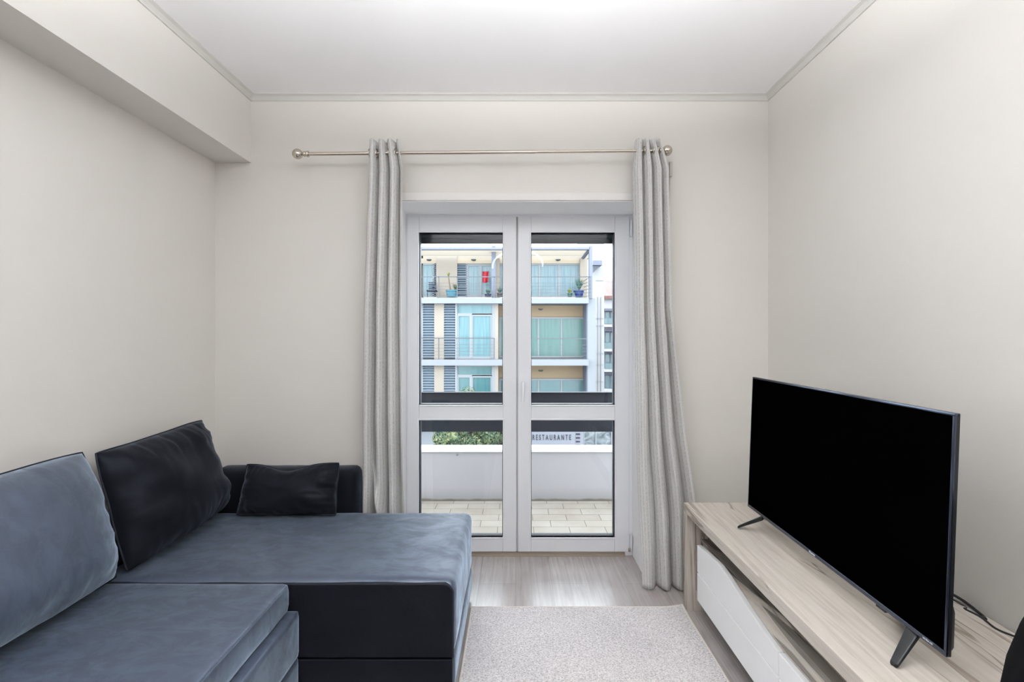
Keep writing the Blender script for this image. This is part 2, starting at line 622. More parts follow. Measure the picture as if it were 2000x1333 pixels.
# ------------------------------------------------------------------ curtain rod
YC = 2.50
rp0, rp1 = at(600, 301, YC), at(1284, 294.5, YC)
rod = thing('curtain_rod', (0, YC, (rp0.z + rp1.z) / 2), 'brushed nickel curtain rod with ball finials above the balcony door', 'curtain rod')
mid = rp0.lerp(rp1, 0.65)
MB().tube([rp0, mid], 0.0092, 16).build('pole', NICKEL, rod, smooth=True)
MB().tube([mid, rp1], 0.0075, 16).build('inner_pole', NICKEL, rod, smooth=True)
for p, s in ((rp0, -1), (rp1, 1)):
    M = Matrix.Translation(p) @ Matrix.Rotation(s * PI / 2, 4, 'Y')
    R = 0.0265
    prof = [(0, -0.008), (0.014, -0.008), (0.016, -0.003), (0.014, 0.003), (0.010, 0.006), (0.0135, 0.012), (0.0135, 0.016), (0.008, 0.022), (0.008, 0.026)]
    c = 0.050
    for i in range(13):
        a = PI - 0.35 - (PI - 0.35) * i / 12
        prof.append((R * math.sin(a), c + R * math.cos(a)))
    MB().lathe(prof, M, 28).build('finial', NICKEL, rod, smooth=True, angle=30)
    bx = p.x - 0.025 if s > 0 else p.x + 0.384
    bk = MB()
    bk.tube([(bx, YB, p.z - 0.012), (bx, YC + 0.01, p.z - 0.012)], 0.006, 10)
    bk.lathe([(0, 0), (0.024, 0), (0.024, 0.006), (0, 0.008)], Matrix.Translation((bx, YB, p.z - 0.012)) @ Matrix.Rotation(PI / 2, 4, 'X'), 20)
    bk.tube([(bx, YC + 0.0115 * math.cos(a), p.z + 0.0115 * math.sin(a)) for a in [2 * PI * i / 12 for i in range(12)]], 0.003, 6, closed=True)
    bk.build('bracket', NICKEL, rod, smooth=True)


# ------------------------------------------------------------------ curtains
def curtain(name, label, keys, folds, amp, yoff, cloth=1.25, seed=0, phase=0.0, extra=None, tuck=None):
    """keys: (z, x_left, x_right, amplitude factor, y shift) from top to bottom"""
    me_uv = []
    nu, nv = 200, 90
    mb = MB()
    bm = mb.bm
    uvl = bm.loops.layers.uv.new('UVMap')
    ztop, zbot = keys[0][0], keys[-1][0]

    def key(z):
        for a, b in zip(keys, keys[1:]):
            if z >= b[0] - 1e-9:
                t = (a[0] - z) / (a[0] - b[0])
                return [a[k] + (b[k] - a[k]) * t for k in range(1, 5)]
        return list(keys[-1][1:])
    rows = []
    for j in range(nv + 1):
        t = j / nv
        z = ztop + (zbot - ztop) * t
        xl, xr, af, ys = key(z)
        row = []
        for i in range(nu + 1):
            u = i / nu
            uu = u + 0.012 * math.sin(2 * PI * (u + seed)) * t * u * (1 - u) * 4
            ph = 2 * PI * folds * uu + phase
            s = math.sin(ph)
            y = YC + yoff + ys + amp * af * (s * 0.9 + 0.10 * math.sin(2.0 * ph + 1.0 + 1.5 * t))
            x = xl + (xr - xl) * (u + (1.12 - 0.35 * t) / (2 * PI * folds) * (math.cos(ph) - math.cos(phase) * (1 - u) - math.cos(2 * PI * folds + phase) * u))
            x += 0.006 * noise.noise(Vector((u * 5 + seed, z * 2.0, seed))) * (0.2 + t)
            y += 0.016 * noise.noise(Vector((u * 6 + seed * 3, z * 2.3, 4.2))) * (0.15 + t)
            zz = z
            if extra:
                x, y, zz = extra(u, t, x, y, zz)
            row.append(bm.verts.new((x, min(y, YB - 0.006), zz)))
        rows.append(row)
    for j in range(nv):
        for i in range(nu):
            f = bm.faces.new((rows[j][i], rows[j][i + 1], rows[j + 1][i + 1], rows[j + 1][i]))
            for lp, (a, b) in zip(f.loops, ((i, j), (i + 1, j), (i + 1, j + 1), (i, j + 1))):
                lp[uvl].uv = (a / nu * cloth, (1 - b / nv) * (ztop - zbot))
    t0 = thing(name, ((keys[0][1] + keys[0][2]) / 2, YC, zbot), label, 'curtain', 'striped curtains of the balcony door')
    o = mb.build('cloth', LINEN, t0, smooth=True, angle=180)
    so = o.modifiers.new('solid', 'SOLIDIFY')
    so.thickness = 0.0022
    so.offset = 0
    return t0


def xz(px, py, Y=YC):
    p = at(px, py, Y)
    return p.x, p.z


def K3(py, pl, pr, af, ys, Y=YC):
    return (at(0, py, Y).z, at(pl, py, Y).x, at(pr, py, Y).x, af, ys)


def left_extra(u, t, x, y, z):
    # a tucked fold opens out in the lower part, behind the chaise
    if t > 0.70:
        k = (t - 0.70) / 0.15
        uc = 0.16 + 0.30 * k
        y -= 0.045 * min(1, k * 3) * math.exp(-((u - uc) / 0.055) ** 2)
    z += 0.004 * math.sin(u * 21) if t == 0 else 0
    return x, y, z


def right_extra(u, t, x, y, z):
    if t > 0.35 and u < 0.5:
        k = (t - 0.35) / 0.65
        y += (YC - 0.01 - y) * 0.8 * k * (1 - u / 0.5)
    if t > 0.9:
        pass
    z += 0.004 * math.sin(u * 23 + 1) if t < 0.02 else 0
    z = max(z, 0.004)
    return x, y, z


cl = curtain('curtain', 'striped grey linen curtain hanging at the sofa side of the balcony door',
             [K3(275, 719, 779, 0.75, 0), K3(330, 718, 788, 0.95, 0), K3(600, 708, 786, 1.0, 0), K3(850, 705, 789, 1.0, 0.0), K3(1000, 703, 791, 0.85, 0.01), K3(1140, 703, 792, 0.8, 0.01)],
             3.3, 0.046, 0.012, 1.1, 0.3, 2.6, left_extra)
cr = curtain('curtain', 'striped grey linen curtain flaring out beside the tv unit',
             [K3(272, 1243, 1287, 0.75, 0), K3(330, 1238, 1303, 0.95, 0), K3(600, 1243, 1308, 1.0, 0), K3(850, 1245, 1335, 1.0, 0), K3(1000, 1249, 1357, 0.9, 0.0), K3(1148, 1255, 1360, 0.95, 0.0)],
             3.3, 0.046, 0.012, 1.1, 1.7, 2.6, right_extra)
for c, xs in ((cl, (722, 736, 748, 760, 772)), (cr, (1249, 1258, 1267, 1276, 1284))):
    for px in xs:
        f = (px - 600) / 684
        p = rp0.lerp(rp1, f)
        MB().tube([(p.x, p.y + 0.021 * math.cos(a), p.z + 0.021 * math.sin(a)) for a in [2 * PI * i / 16 for i in range(16)]], 0.003, 6, closed=True).build('eyelet', NICKEL, c, smooth=True)

# shutter strap on the wall beside the right curtain
stp = thing('shutter_strap', (at(1302, 333, YB).x, YB - 0.01, at(0, 345, YB).z), 'thin brown roller shutter strap with small grey guide on the wall beside the curtain', 'shutter strap')
a, b = at(1306, 347, YB), at(1311, 318, YB)
MB().box(a.x, b.x, YB - 0.022, YB - 0.001, a.z, b.z).build('strap_guide', mat('guide_grey', (186, 180, 176), 0.5), stp, bevel=0.004)
a = at(1305, 1000, YB)
MB().box(a.x - 0.001, a.x + 0.005, YB - 0.010, YB - 0.008, a.z, at(0, 340, YB).z).build('strap', mat('strap_brown', (124, 104, 98), 0.8), stp)

# ------------------------------------------------------------------ corner sofa
sofa = thing('corner_sofa', (-1.0, 1.8, 0.0), 'charcoal velvet corner sofa with a chaise in front of the balcony wall', 'sofa')


def soft(x0, x1, y0, y1, z0, z1, r, name, parent, m=VELVET, crown=0.0, seg=5, sub=0, wr=0.0, seed=0.0):
    """upholstered block: rounded, with a crowned and slightly rumpled top"""
    mb = MB()
    nx, ny, nz = max(2, int((x1 - x0) / 0.03)), max(2, int((y1 - y0) / 0.03)), max(2, int((z1 - z0) / 0.03))
    hx, hy, hz = (x1 - x0) / 2, (y1 - y0) / 2, (z1 - z0) / 2
    cx, cy, cz = (x0 + x1) / 2, (y0 + y1) / 2, (z0 + z1) / 2
    cache = {}

    def V(i, j, k):
        key = (i, j, k)
        if key in cache:
            return cache[key]

        def warp(i, n, h):
            # more vertices near the edges, for the rounding
            t = i / n * 2 - 1
            return h * math.copysign(1 - (1 - abs(t)) ** 1.5, t)
        p = Vector((warp(i, nx, hx), warp(j, ny, hy), warp(k, nz, hz)))
        q = Vector((max(-hx + r, min(hx - r, p.x)), max(-hy + r, min(hy - r, p.y)), max(-hz + r, min(hz - r, p.z))))
        dd = p - q
        if dd.length > 1e-9:
            s = max(abs(dd.x), abs(dd.y), abs(dd.z))
            p = q + dd.normalized() * s
        fx, fy = 1 - (p.x / hx) ** 2, 1 - (p.y / hy) ** 2
        if p.z > 0:
            p.z += crown * max(0, fx) ** 0.5 * max(0, fy) ** 0.5 * (p.z / hz)
        nn = noise.noise(Vector(((p.x + cx) * 6 + seed, (p.y + cy) * 6, (p.z + cz) * 6)))
        n2 = noise.noise(Vector(((p.x + cx) * 16 + seed, (p.y + cy) * 9, (p.z + cz) * 12)))
        out = Vector((p.x / hx, p.y / hy, p.z / hz))
        mxx = max(abs(out.x), abs(out.y), abs(out.z))
        nrm = Vector((out.x if abs(out.x) > mxx - .05 else 0, out.y if abs(out.y) > mxx - .05 else 0, out.z if abs(out.z) > mxx - .05 else 0)).normalized()
        p += nrm * wr * (nn + 0.5 * n2)
        v = mb.bm.verts.new((p.x + cx, p.y + cy, p.z + cz))
        cache[key] = v
        return v
    for i in range(nx):
        for j in range(ny):
            for k in (0, nz):
                mb.bm.faces.new((V(i, j, k), V(i + 1, j, k), V(i + 1, j + 1, k), V(i, j + 1, k)))
    for i in range(nx):
        for k in range(nz):
            for j in (0, ny):
                mb.bm.faces.new((V(i, j, k), V(i + 1, j, k), V(i + 1, j, k + 1), V(i, j, k + 1)))
    for j in range(ny):
        for k in range(nz):
            for i in (0, nx):
                mb.bm.faces.new((V(i, j, k), V(i, j + 1, k), V(i, j + 1, k + 1), V(i, j, k + 1)))
    return mb.build(name, m, parent, smooth=True, angle=180)


SX = XL + 0.012     # back of the sofa
# chaise: long block across the room
soft(SX + 0.06, -0.217, 1.742, 2.438, 0.152, 0.425, 0.034, 'chaise_seat', sofa, crown=0.010, wr=0.004)
soft(SX + 0.06, -0.219, 1.745, 2.436, 0.03, 0.149, 0.010, 'chaise_base', sofa, wr=0.001)
# their front panels, seamed on; darker velvet paints in the unlit side's shade
def front_panel(x0, x1, z0, z1, rad, y0, y1, name):
    pts = [(x0, z0), (x1, z0)]
    pts += [(x1 - rad + rad * math.cos(a), z1 - rad + rad * math.sin(a)) for a in [PI / 2 * i / 8 for i in range(9)]]
    pts += [(x0, z1)]
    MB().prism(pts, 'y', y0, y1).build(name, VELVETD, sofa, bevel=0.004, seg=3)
    return pts


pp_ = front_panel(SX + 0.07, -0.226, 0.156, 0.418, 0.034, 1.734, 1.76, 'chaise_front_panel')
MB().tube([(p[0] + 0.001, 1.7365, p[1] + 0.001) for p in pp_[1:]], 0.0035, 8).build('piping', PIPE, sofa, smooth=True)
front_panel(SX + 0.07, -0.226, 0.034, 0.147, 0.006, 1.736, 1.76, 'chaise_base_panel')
# main seat
soft(SX + 0.06, -0.800, 0.22, 1.722, 0.332, 0.434, 0.020, 'seat_cushion', sofa, crown=0.006, wr=0.003, seed=3)
soft(SX + 0.06, -0.772, 0.22, 1.730, 0.166, 0.330, 0.010, 'seat_base', sofa, wr=0.001)
soft(SX + 0.06, -0.774, 0.22, 1.730, 0.03, 0.163, 0.008, 'seat_plinth', sofa, wr=0.001)
MB().tube([(-0.802, 0.26 + i * 0.05, 0.4275) for i in range(29)], 0.0022, 6).build('piping', VELVET, sofa, smooth=True)
# low back along the wall, arm against the balcony wall
soft(SX, SX + 0.058, 0.05, 2.58, 0.03, 0.62, 0.018, 'backrest', sofa, wr=0.001)
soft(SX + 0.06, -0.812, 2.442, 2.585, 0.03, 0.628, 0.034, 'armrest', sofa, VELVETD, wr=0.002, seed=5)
soft(SX + 0.06, -0.772, 0.05, 0.215, 0.03, 0.56, 0.030, 'armrest', sofa, wr=0.002, seed=6)
fm = MB()
for x, y in ((-0.27, 1.80), (-0.27, 2.38), (-1.5, 2.38), (-0.83, 0.12), (-1.5, 0.12), (-0.83, 1.68)):
    MB().box(x - 0.025, x + 0.025, y - 0.025, y + 0.025, 0.0 if x < -0.3 else 0.0, 0.032).build('foot', BLACKP, sofa)
fm.bm.free()
def cushion(name, label, corners, thick, nrm, wrinkle=0.006, seed=0.0, group=None, sag=0.03, m=VELVET, cat='cushion', pull=None):
    """corners: bottom-left, bottom-right, top-right, top-left seen from the front; nrm: front side"""
    bl, brr, trr, tl_ = [Vector(c) for c in corners]
    nrm = Vector(nrm).normalized()
    N, Mn = 56, 44

    def plane(u, v):
        return bl * (1 - u) * (1 - v) + brr * u * (1 - v) + trr * u * v + tl_ * (1 - u) * v
    cen = plane(0.5, 0.5)

    def pt(u, v, side):
        # edges pulled in between the corners
        a, b = u * 2 - 1, v * 2 - 1
        uu = 0.5 + a * 0.5 * (1 - sag * (1 - b * b))
        vv = 0.5 + b * 0.5 * (1 - sag * 1.2 * (1 - a * a))
        uu += 0.008 * noise.noise(Vector((v * 3 + seed, 5.1, seed)))
        vv += 0.014 * noise.noise(Vector((u * 3 + seed, 2.1, seed)))
        kk = 1 - 0.035 * (a * b) ** 4
        uu, vv = 0.5 + (uu - 0.5) * kk, 0.5 + (vv - 0.5) * kk
        if pull:
            uu, vv = pull(uu, vv)
        p = plane(uu, vv)
        e = (max(0, 1 - abs(a) ** 3.2) * max(0, 1 - abs(b) ** 3.2)) ** 0.62
        h = thick / 2 * e
        belly = 1 + 0.18 * (1 - v) - 0.10 * v
        n1 = noise.noise(Vector((u * 3.5 + seed, v * 4.5, side * 3 + seed)))
        # creases running in from the edges
        cre = abs(noise.noise(Vector((u * 3.0 + seed, v * 8, seed * 2)))) * (abs(a) ** 2) + abs(noise.noise(Vector((u * 15, v * 3 + seed, 9 + seed)))) * (abs(b) ** 2)
        h = h * belly + (wrinkle * n1 * 1.6 - wrinkle * 2.2 * cre) * min(1, e * 2.2)
        return p + nrm * h * (1.25 if side > 0 else -0.5)
    mb = MB()
    F_ = [[mb.bm.verts.new(pt(i / N, j / Mn, 1)) for j in range(Mn + 1)] for i in range(N + 1)]
    B_ = [[(F_[i][j] if i in (0, N) or j in (0, Mn) else mb.bm.verts.new(pt(i / N, j / Mn, -1))) for j in range(Mn + 1)] for i in range(N + 1)]
    for G in (F_, B_):
        for i in range(N):
            for j in range(Mn):
                vs = (G[i][j], G[i + 1][j], G[i + 1][j + 1], G[i][j + 1])
                mb.bm.faces.new(vs)
    edge = [pt(i / N, 0, 1) for i in range(N)] + [pt(1, j / Mn, 1) for j in range(Mn)] + [pt(1 - i / N, 1, 1) for i in range(N)] + [pt(0, 1 - j / Mn, 1) for j in range(Mn)]
    t0 = thing(name, (cen.x, cen.y, min(bl.z, brr.z)), label, cat, group)
    mb.build('cover', m, t0, smooth=True, angle=180)
    lab(MB().tube(edge, 0.0034, 8, closed=True).build('piping', PIPE, t0, smooth=True), 'dark piping')
    return t0


G = 'back cushions of the corner sofa'
# far cushion (over the chaise)
cushion('back_cushion', 'large charcoal back cushion in the corner, darker one over the chaise',
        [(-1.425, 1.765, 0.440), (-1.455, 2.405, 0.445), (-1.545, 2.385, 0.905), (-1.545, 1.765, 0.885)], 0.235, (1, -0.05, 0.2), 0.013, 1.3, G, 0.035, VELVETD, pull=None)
cushion('back_cushion', 'lighter blue-grey back cushion at the front, cut by the left edge of the photo',
        [(-1.43, 0.95, 0.44), (-1.43, 1.745, 0.44), (-1.545, 1.735, 0.905), (-1.545, 0.95, 0.905)], 0.225, (1, 0, 0.2), 0.006, 4.1, G, 0.035, VELVET)
cushion('back_cushion', 'charcoal back cushion beside the near arm of the sofa',
        [(-1.43, 0.24, 0.44), (-1.43, 0.935, 0.44), (-1.545, 0.935, 0.905), (-1.545, 0.24, 0.905)], 0.19, (1, 0, 0.2), 0.005, 7.7, G, 0.02, VELVET)
# small pillow against the arm
cushion('lumbar_pillow', 'small rectangular dark grey pillow leaning on the far arm of the sofa',
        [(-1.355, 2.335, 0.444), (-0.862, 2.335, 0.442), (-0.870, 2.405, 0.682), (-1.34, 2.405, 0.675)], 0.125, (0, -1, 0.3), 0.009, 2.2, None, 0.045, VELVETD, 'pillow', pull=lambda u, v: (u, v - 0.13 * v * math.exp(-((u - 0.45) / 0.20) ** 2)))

# ------------------------------------------------------------------ rug
rug = thing('rug', (0.2, 1.2, 0), 'light grey looped rug with pale bound edge on the laminate floor', 'rug')
RX0, RX1, RY0, RY1 = -0.209, 0.800, -0.2, 2.318


def rugf(u, v):
    x, y = RX0 + (RX1 - RX0) * u, RY0 + (RY1 - RY0) * v
    z = 0.0125 + 0.0012 * noise.noise(Vector((x * 40, y * 40, 0)))
    k = max(0, 1 - math.hypot(x - RX1, y - RY1) / 0.10)
    return Vector((x, y, z + 0.012 * k * k))


MB().grid(rugf, 160, 300).build('pile', RUG, rug, smooth=True, angle=180)
e = [(RX0, RY0, 0.007), (RX1, RY0, 0.007)]
ring = [Vector((RX1, RY0 + (RY1 - RY0) * i / 60, 0.0075)) for i in range(61)]
ring += [Vector((RX1 - (RX1 - RX0) * i / 40, RY1, 0.0075)) for i in range(1, 41)]
ring += [Vector((RX0, RY1 - (RY1 - RY0) * i / 60, 0.0075)) for i in range(1, 61)]
ring += [Vector((RX0 + (RX1 - RX0) * i / 40, RY0, 0.0075)) for i in range(1, 40)]
for p in ring:
    p.z += 0.012 * max(0, 1 - math.hypot(p.x - RX1, p.y - RY1) / 0.10) ** 2
MB().tube(ring, 0.0065, 8, closed=True).build('binding', BIND, rug, smooth=True)

# ------------------------------------------------------------------ TV unit
UX0, UX1 = 0.815, XR - 0.006
UY0, UY1 = 0.45, 2.350
UT = 0.502
unit = thing('tv_unit', (1.08, 1.4, 0), 'long low tv unit in bleached oak with white wavy drawer fronts', 'tv unit')
MB().box(UX0, UX1, UY0, UY1, UT - 0.043, UT).build('top_board', OAK, unit, bevel=0.0015)
MB().box(UX0, UX1, UY1 - 0.048, UY1, 0.0, UT - 0.0435).build('side_panel', OAKV, unit, bevel=0.0015)
MB().box(UX0, UX1, UY0, UY0 + 0.048, 0.0, UT - 0.0435).build('side_panel', OAKV, unit, bevel=0.0015)
MB().box(UX1 - 0.02, UX1, UY0 + 0.048, UY1 - 0.048, 0.09, UT - 0.0435).build('back_panel', OAKD, unit)
FXP = 0.832
# drawer box with a raised wavy oak lip behind the white fronts
DY1, DYM, DY0 = 2.218, 1.533, 0.56
MB().box(FXP + 0.024, UX1 - 0.021, DY0, UY1 - 0.049, 0.105, 0.315).build('drawer_box', OAKD, unit)


def topline(y):
    """height of the white front's top edge along its length"""
    pts = [(2.218, 0.352), (2.10, 0.366), (1.98, 0.376), (1.90, 0.366), (1.82, 0.350), (1.72, 0.332), (1.62, 0.317), (1.533, 0.308), (1.30, 0.312), (1.10, 0.325), (0.90, 0.340), (0.56, 0.345)]
    for (a, za), (b, zb) in zip(pts, pts[1:]):
        if y >= b:
            t = (a - y) / (a - b)
            return za + (zb - za) * t
    return pts[-1][1]


def front(y0, y1, zlo, zhi, name, parent, x0, x1, m, curve=None, bev=0.0025):
    n = 28
    top = [(y0 + (y1 - y0) * i / n) for i in range(n + 1)]
    pts = [(y0, zlo), (y1, zlo)] + [(y, curve(y) if curve else zhi) for y in reversed(top)]
    return MB().prism(pts, 'x', x0, x1).build(name, m, parent, bevel=bev)


for y0, y1 in ((DYM + 0.002, DY1), (DY0, DYM - 0.002)):
    f = front(y0, y1, 0.230, None, 'drawer_front', unit, FXP, FXP + 0.020, LACQ, topline)
    front(y0, y1, 0.100, 0.226, 'lower_panel', f, FXP, FXP + 0.020, LACQ)
# pale oak wedge set behind the front, its lower edge following the wave


def wedge(y):
    return min(0.402, 0.335 + 0.02)


def rise(y):
    t = max(0, min(1, (2.06 - y) / 0.75))
    return 0.352 + 0.022 * math.sin(t * PI)


wd = MB()
n = 60
ys = [2.215 + (DY0 - 2.215) * i / n for i in range(n + 1)]


def wprof(y):
    t = max(0.0, min(1.0, (2.02 - y) / 0.55))
    t = t * t * (3 - 2 * t)
    wdt = 0.004 + 0.075 * t
    return [(FXP + 0.022, 0.10), (FXP + 0.022, topline(y) - 0.004 * (1 - t) - 0.002), (FXP + 0.022 + wdt, 0.352), (FXP + 0.030 + wdt, 0.350), (FXP + 0.030 + wdt, 0.10)]


rings = [[wd.bm.verts.new((p[0], y, p[1])) for p in wprof(y)] for y in ys]
for a, b in zip(rings, rings[1:]):
    for j in range(5):
        wd.bm.faces.new((a[j], a[(j + 1) % 5], b[(j + 1) % 5], b[j]))
wd.bm.faces.new(rings[0])
wd.bm.faces.new(rings[-1][::-1])
wd.build('oak_moulding', OAK, unit, smooth=True, angle=30)
MB().box(FXP + 0.05, UX1 - 0.022, DY0 + 0.01, UY1 - 0.05, 0.318, 0.345).build('shelf', OAKD, unit)

# ------------------------------------------------------------------ television
tvp = dict(bl=Vector((0.9995, 2.082, 0.578)), br=Vector((0.982, 1.103, 0.577)), tr=Vector((1.0095, 1.103, 1.137)), tl=Vector((1.0200, 2.082, 1.135)))
tv = thing('television', (1.0, 1.59, UT), 'black flat screen television on two splayed feet on the tv unit', 'television')
U = (tvp['br'] - tvp['bl'])
Vv = (tvp['tl'] - tvp['bl'])
Wt, Ht = U.length, Vv.length
U.normalize()
Vv = (Vv - U * Vv.dot(U)).normalized()
Nn = Vv.cross(U).normalized()
if Nn.x > 0:
    Nn = -Nn
Nn = Nn.normalized()          # towards the room
MT = Matrix((
    (U.x, Vv.x, Nn.x, tvp['bl'].x), (U.y, Vv.y, Nn.y, tvp['bl'].y), (U.z, Vv.z, Nn.z, tvp['bl'].z), (0, 0, 0, 1)))


def tvbox(x0, x1, y0, y1, z0, z1, name, m, bevel=0.0, parent=None):
    mb = MB().box(x0, x1, y0, y1, z0, z1)
    mb.bm.transform(MT)
    return mb.build(name, m, parent or tv, bevel=bevel)


tvbox(0, Wt, 0, Ht, -0.012, -0.002, 'casing', BLACKP, 0.002)
fr_ = MB()
fr_.box(0, Wt, 0, 0.012, -0.004, 0.001)
fr_.box(0, Wt, Ht - 0.007, Ht, -0.010, 0.001)
fr_.box(0, 0.005, 0.012, Ht - 0.007, -0.004, 0.001)
fr_.box(Wt - 0.007, Wt, 0.012, Ht - 0.007, -0.004, 0.001)
fr_.bm.transform(MT)
bz = lab(fr_.build('bezel', BEZEL, tv, bevel=0.001), 'dark metallic bezel')
tvbox(0.005, Wt - 0.007, 0.012, Ht - 0.007, -0.002, -0.0005, 'screen', SCREEN)
bp = MB()
bp.prism([(0.10, 0.0), (Wt - 0.015, 0.0), (Wt - 0.015, 0.10), (Wt - 0.06, 0.15), (0.16, 0.15), (0.10, 0.1)], 'z', -0.036, -0.012)
bp.bm.transform(MT)
bp.build('back_housing', BLACKP, tv, bevel=0.012)
tvbox(Wt * 0.77, Wt * 0.77 + 0.035, -0.008, 0.0, -0.012, -0.002, 'receiver', BLACKP, 0.002)


def foot(xt, sgn, front_tip, back_tip):
    jt = MT @ Vector((xt, 0.0, -0.010))
    for tip in (front_tip, back_tip):
        mb = MB()
        tip = Vector(tip)
        d_ = (tip - jt).normalized()
        tp = tip
        s_ = Vector((-d_.y, d_.x, 0)).normalized()
        n_ = d_.cross(s_)
        A = [jt + s_ * 0.016 + Vector((0, 0, 0.006)), jt - s_ * 0.016 + Vector((0, 0, 0.006)), jt - s_ * 0.016 - Vector((0, 0, 0.012)), jt + s_ * 0.016 - Vector((0, 0, 0.012))]
        B = [tp + s_ * 0.010 + Vector((0, 0, 0.010)), tp - s_ * 0.010 + Vector((0, 0, 0.010)), tp - s_ * 0.010, tp + s_ * 0.010]
        va = [mb.bm.verts.new(p) for p in A]
        vb = [mb.bm.verts.new(p) for p in B]
        mb.bm.faces.new(va)
        mb.bm.faces.new(vb)
        for i in range(4):
            mb.bm.faces.new((va[i], va[(i + 1) % 4], vb[(i + 1) % 4], vb[i]))
        mb.build('foot', BLACKP, tv, bevel=0.004)


zf = UT + 0.0005
foot(0.120, 1, (0.936, 2.035, zf), (1.2, 2.03, zf))
foot(Wt - 0.105, 1, (0.922, 1.180, zf), (1.12, 1.40, zf))


def text(name, body, size, M, m, parent, ext=0.0004, sx=1.0, space=1.0, off=0.0):
    c = bpy.data.curves.new(name, 'FONT')
    c.body = body
    c.size = size
    c.extrude = ext
    c.space_character = space
    c.offset = off
    c.align_x = 'CENTER'
    c.align_y = 'CENTER'
    tmp = bpy.data.objects.new(name + '_curve', c)
    COL.objects.link(tmp)
    bpy.context.view_layer.update()
    me = bpy.data.meshes.new_from_object(tmp.evaluated_get(bpy.context.evaluated_depsgraph_get()))
    bpy.data.objects.remove(tmp)
    bpy.data.curves.remove(c)
    me.transform(M @ Matrix.Diagonal((sx, 1, 1, 1)))
    me.name = name
    me.materials.clear()
    me.materials.append(m)
    o = bpy.data.objects.new(name, me)
    COL.objects.link(o)
    o.parent = parent
    o.matrix_parent_inverse = Matrix.Translation(-parent.location)
    return o


LOGO = mat('logo_silver', (225, 228, 235), 0.4)
text('logo_lettering', 'Hisense', 0.0095, MT @ Matrix.Translation((Wt * 0.475, 0.006, 0.0012)), LOGO, tv, sx=1.1)
text('model_lettering', 'ULTRA HD', 0.006, MT @ Matrix.Translation((Wt - 0.05, 0.006, 0.0012)), LOGO, tv)

# cables behind the television
cb = [at(1852, 1158, 1.62), at(1862, 1163, 1.60), at(1885, 1170, 1.56), at(1900, 1183, 1.48), at(1915, 1200, 1.42)]
cb = [Vector((min(p.x, XR - 0.006), p.y, max(p.z, UT + 0.004))) for p in cb]


def smoothp(pts, n=8):
    out = []
    P = [pts[0]] + list(pts) + [pts[-1]]
    for i in range(1, len(P) - 2):
        for k in range(n):
            t = k / n
            a, b, c, d_ = P[i - 1], P[i], P[i + 1], P[i + 2]
            out.append(0.5 * ((2 * b) + (c - a) * t + (2 * a - 5 * b + 4 * c - d_) * t * t + (3 * b - a - 3 * c + d_) * t ** 3))
    out.append(pts[-1])
    return out


def on_top(px, py, h=0.003):
    Y = (CH - UT - h) * F / (py - VY)
    p = at(px, py, Y)
    p.x = min(p.x, XR - 0.006)
    return p


c1 = [Vector((1.075, 1.64, 0.66)), Vector((1.20, 1.60, 0.575)), Vector((1.30, 1.535, 0.530)), Vector((1.345, 1.47, 0.515)), on_top(1915, 1200), on_top(1925, 1210)]
c2 = [Vector((1.075, 1.63, 0.64)), on_top(1862, 1172, 0.01), on_top(1885, 1190), on_top(1915, 1205), on_top(1945, 1228), on_top(1980, 1243), on_top(2010, 1256), on_top(2060, 1275)]
t = tag(MB().tube(smoothp(c1), 0.0042, 8).build('power_cable', BLACKP, None, smooth=True), 'thicker black cable looping up behind the television by the wall', 'cable')
t = tag(MB().tube(smoothp(c2), 0.0025, 8).build('signal_cable', BLACKP, None, smooth=True), 'thin black cable lying on the tv unit top towards the right edge', 'cable')

# black rounded speaker at the near end of the unit
sp = thing('speaker', (1.06, 0.86, UT), 'black rounded speaker on the near end of the tv unit at the photo edge', 'speaker')
BLK = mat('black_fabric', (6, 6, 7), 0.9, spec=0.05)
prof = [(0, 0.004), (0.225, 0.004), (0.232, 0.03), (0.226, 0.12), (0.212, 0.20), (0.19, 0.27), (0.155, 0.34), (0.11, 0.385), (0.06, 0.405), (0, 0.41)]
M = Matrix.Translation((1.122, 0.86, UT)) @ Matrix.Diagonal((1.0, 0.62, 0.95, 1))
MB().lathe(prof, M, 40).build('body', BLK, sp, smooth=True)
MB().lathe([(0, 0.0005), (0.2, 0.0005), (0.2, 0.004), (0, 0.004)], M, 40).build('base', BLACKP, sp)

# ------------------------------------------------------------------ pendant lamp above the camera (its arcs mirror in the door glass)
px_, py_, pz_ = PEND
t = thing('pendant_lamp', (px_, py_, pz_), 'white pendant lamp with glowing arched arms, seen mirrored in the door glass', 'lamp')
M = Matrix.Translation((px_, py_, pz_))
MB().lathe([(0, 0), (0.08, 0.004), (0.15, 0.03), (0.19, 0.075), (0.186, 0.076), (0.146, 0.034), (0.08, 0.010), (0, 0.006)], M, 32).build('bowl', WHITE, t, smooth=True, angle=60)
MB().tube([(px_, py_, pz_ + 0.006), (px_, py_, ZC - 0.02)], 0.008, 10).build('rod', WHITE, t, smooth=True)
MB().lathe([(0, 0), (0.06, 0), (0.06, -0.02), (0.02, -0.035), (0, -0.035)], Matrix.Translation((px_, py_, ZC)), 24).build('ceiling_rose', WHITE, t, smooth=True, angle=40)
ARM = mat('glowing_arm', (255, 252, 245), 0.4)
bsdf(ARM).inputs['Emission Color'].default_value = (1, 0.98, 0.94, 1)
bsdf(ARM).inputs['Emission Strength'].default_value = 7.0
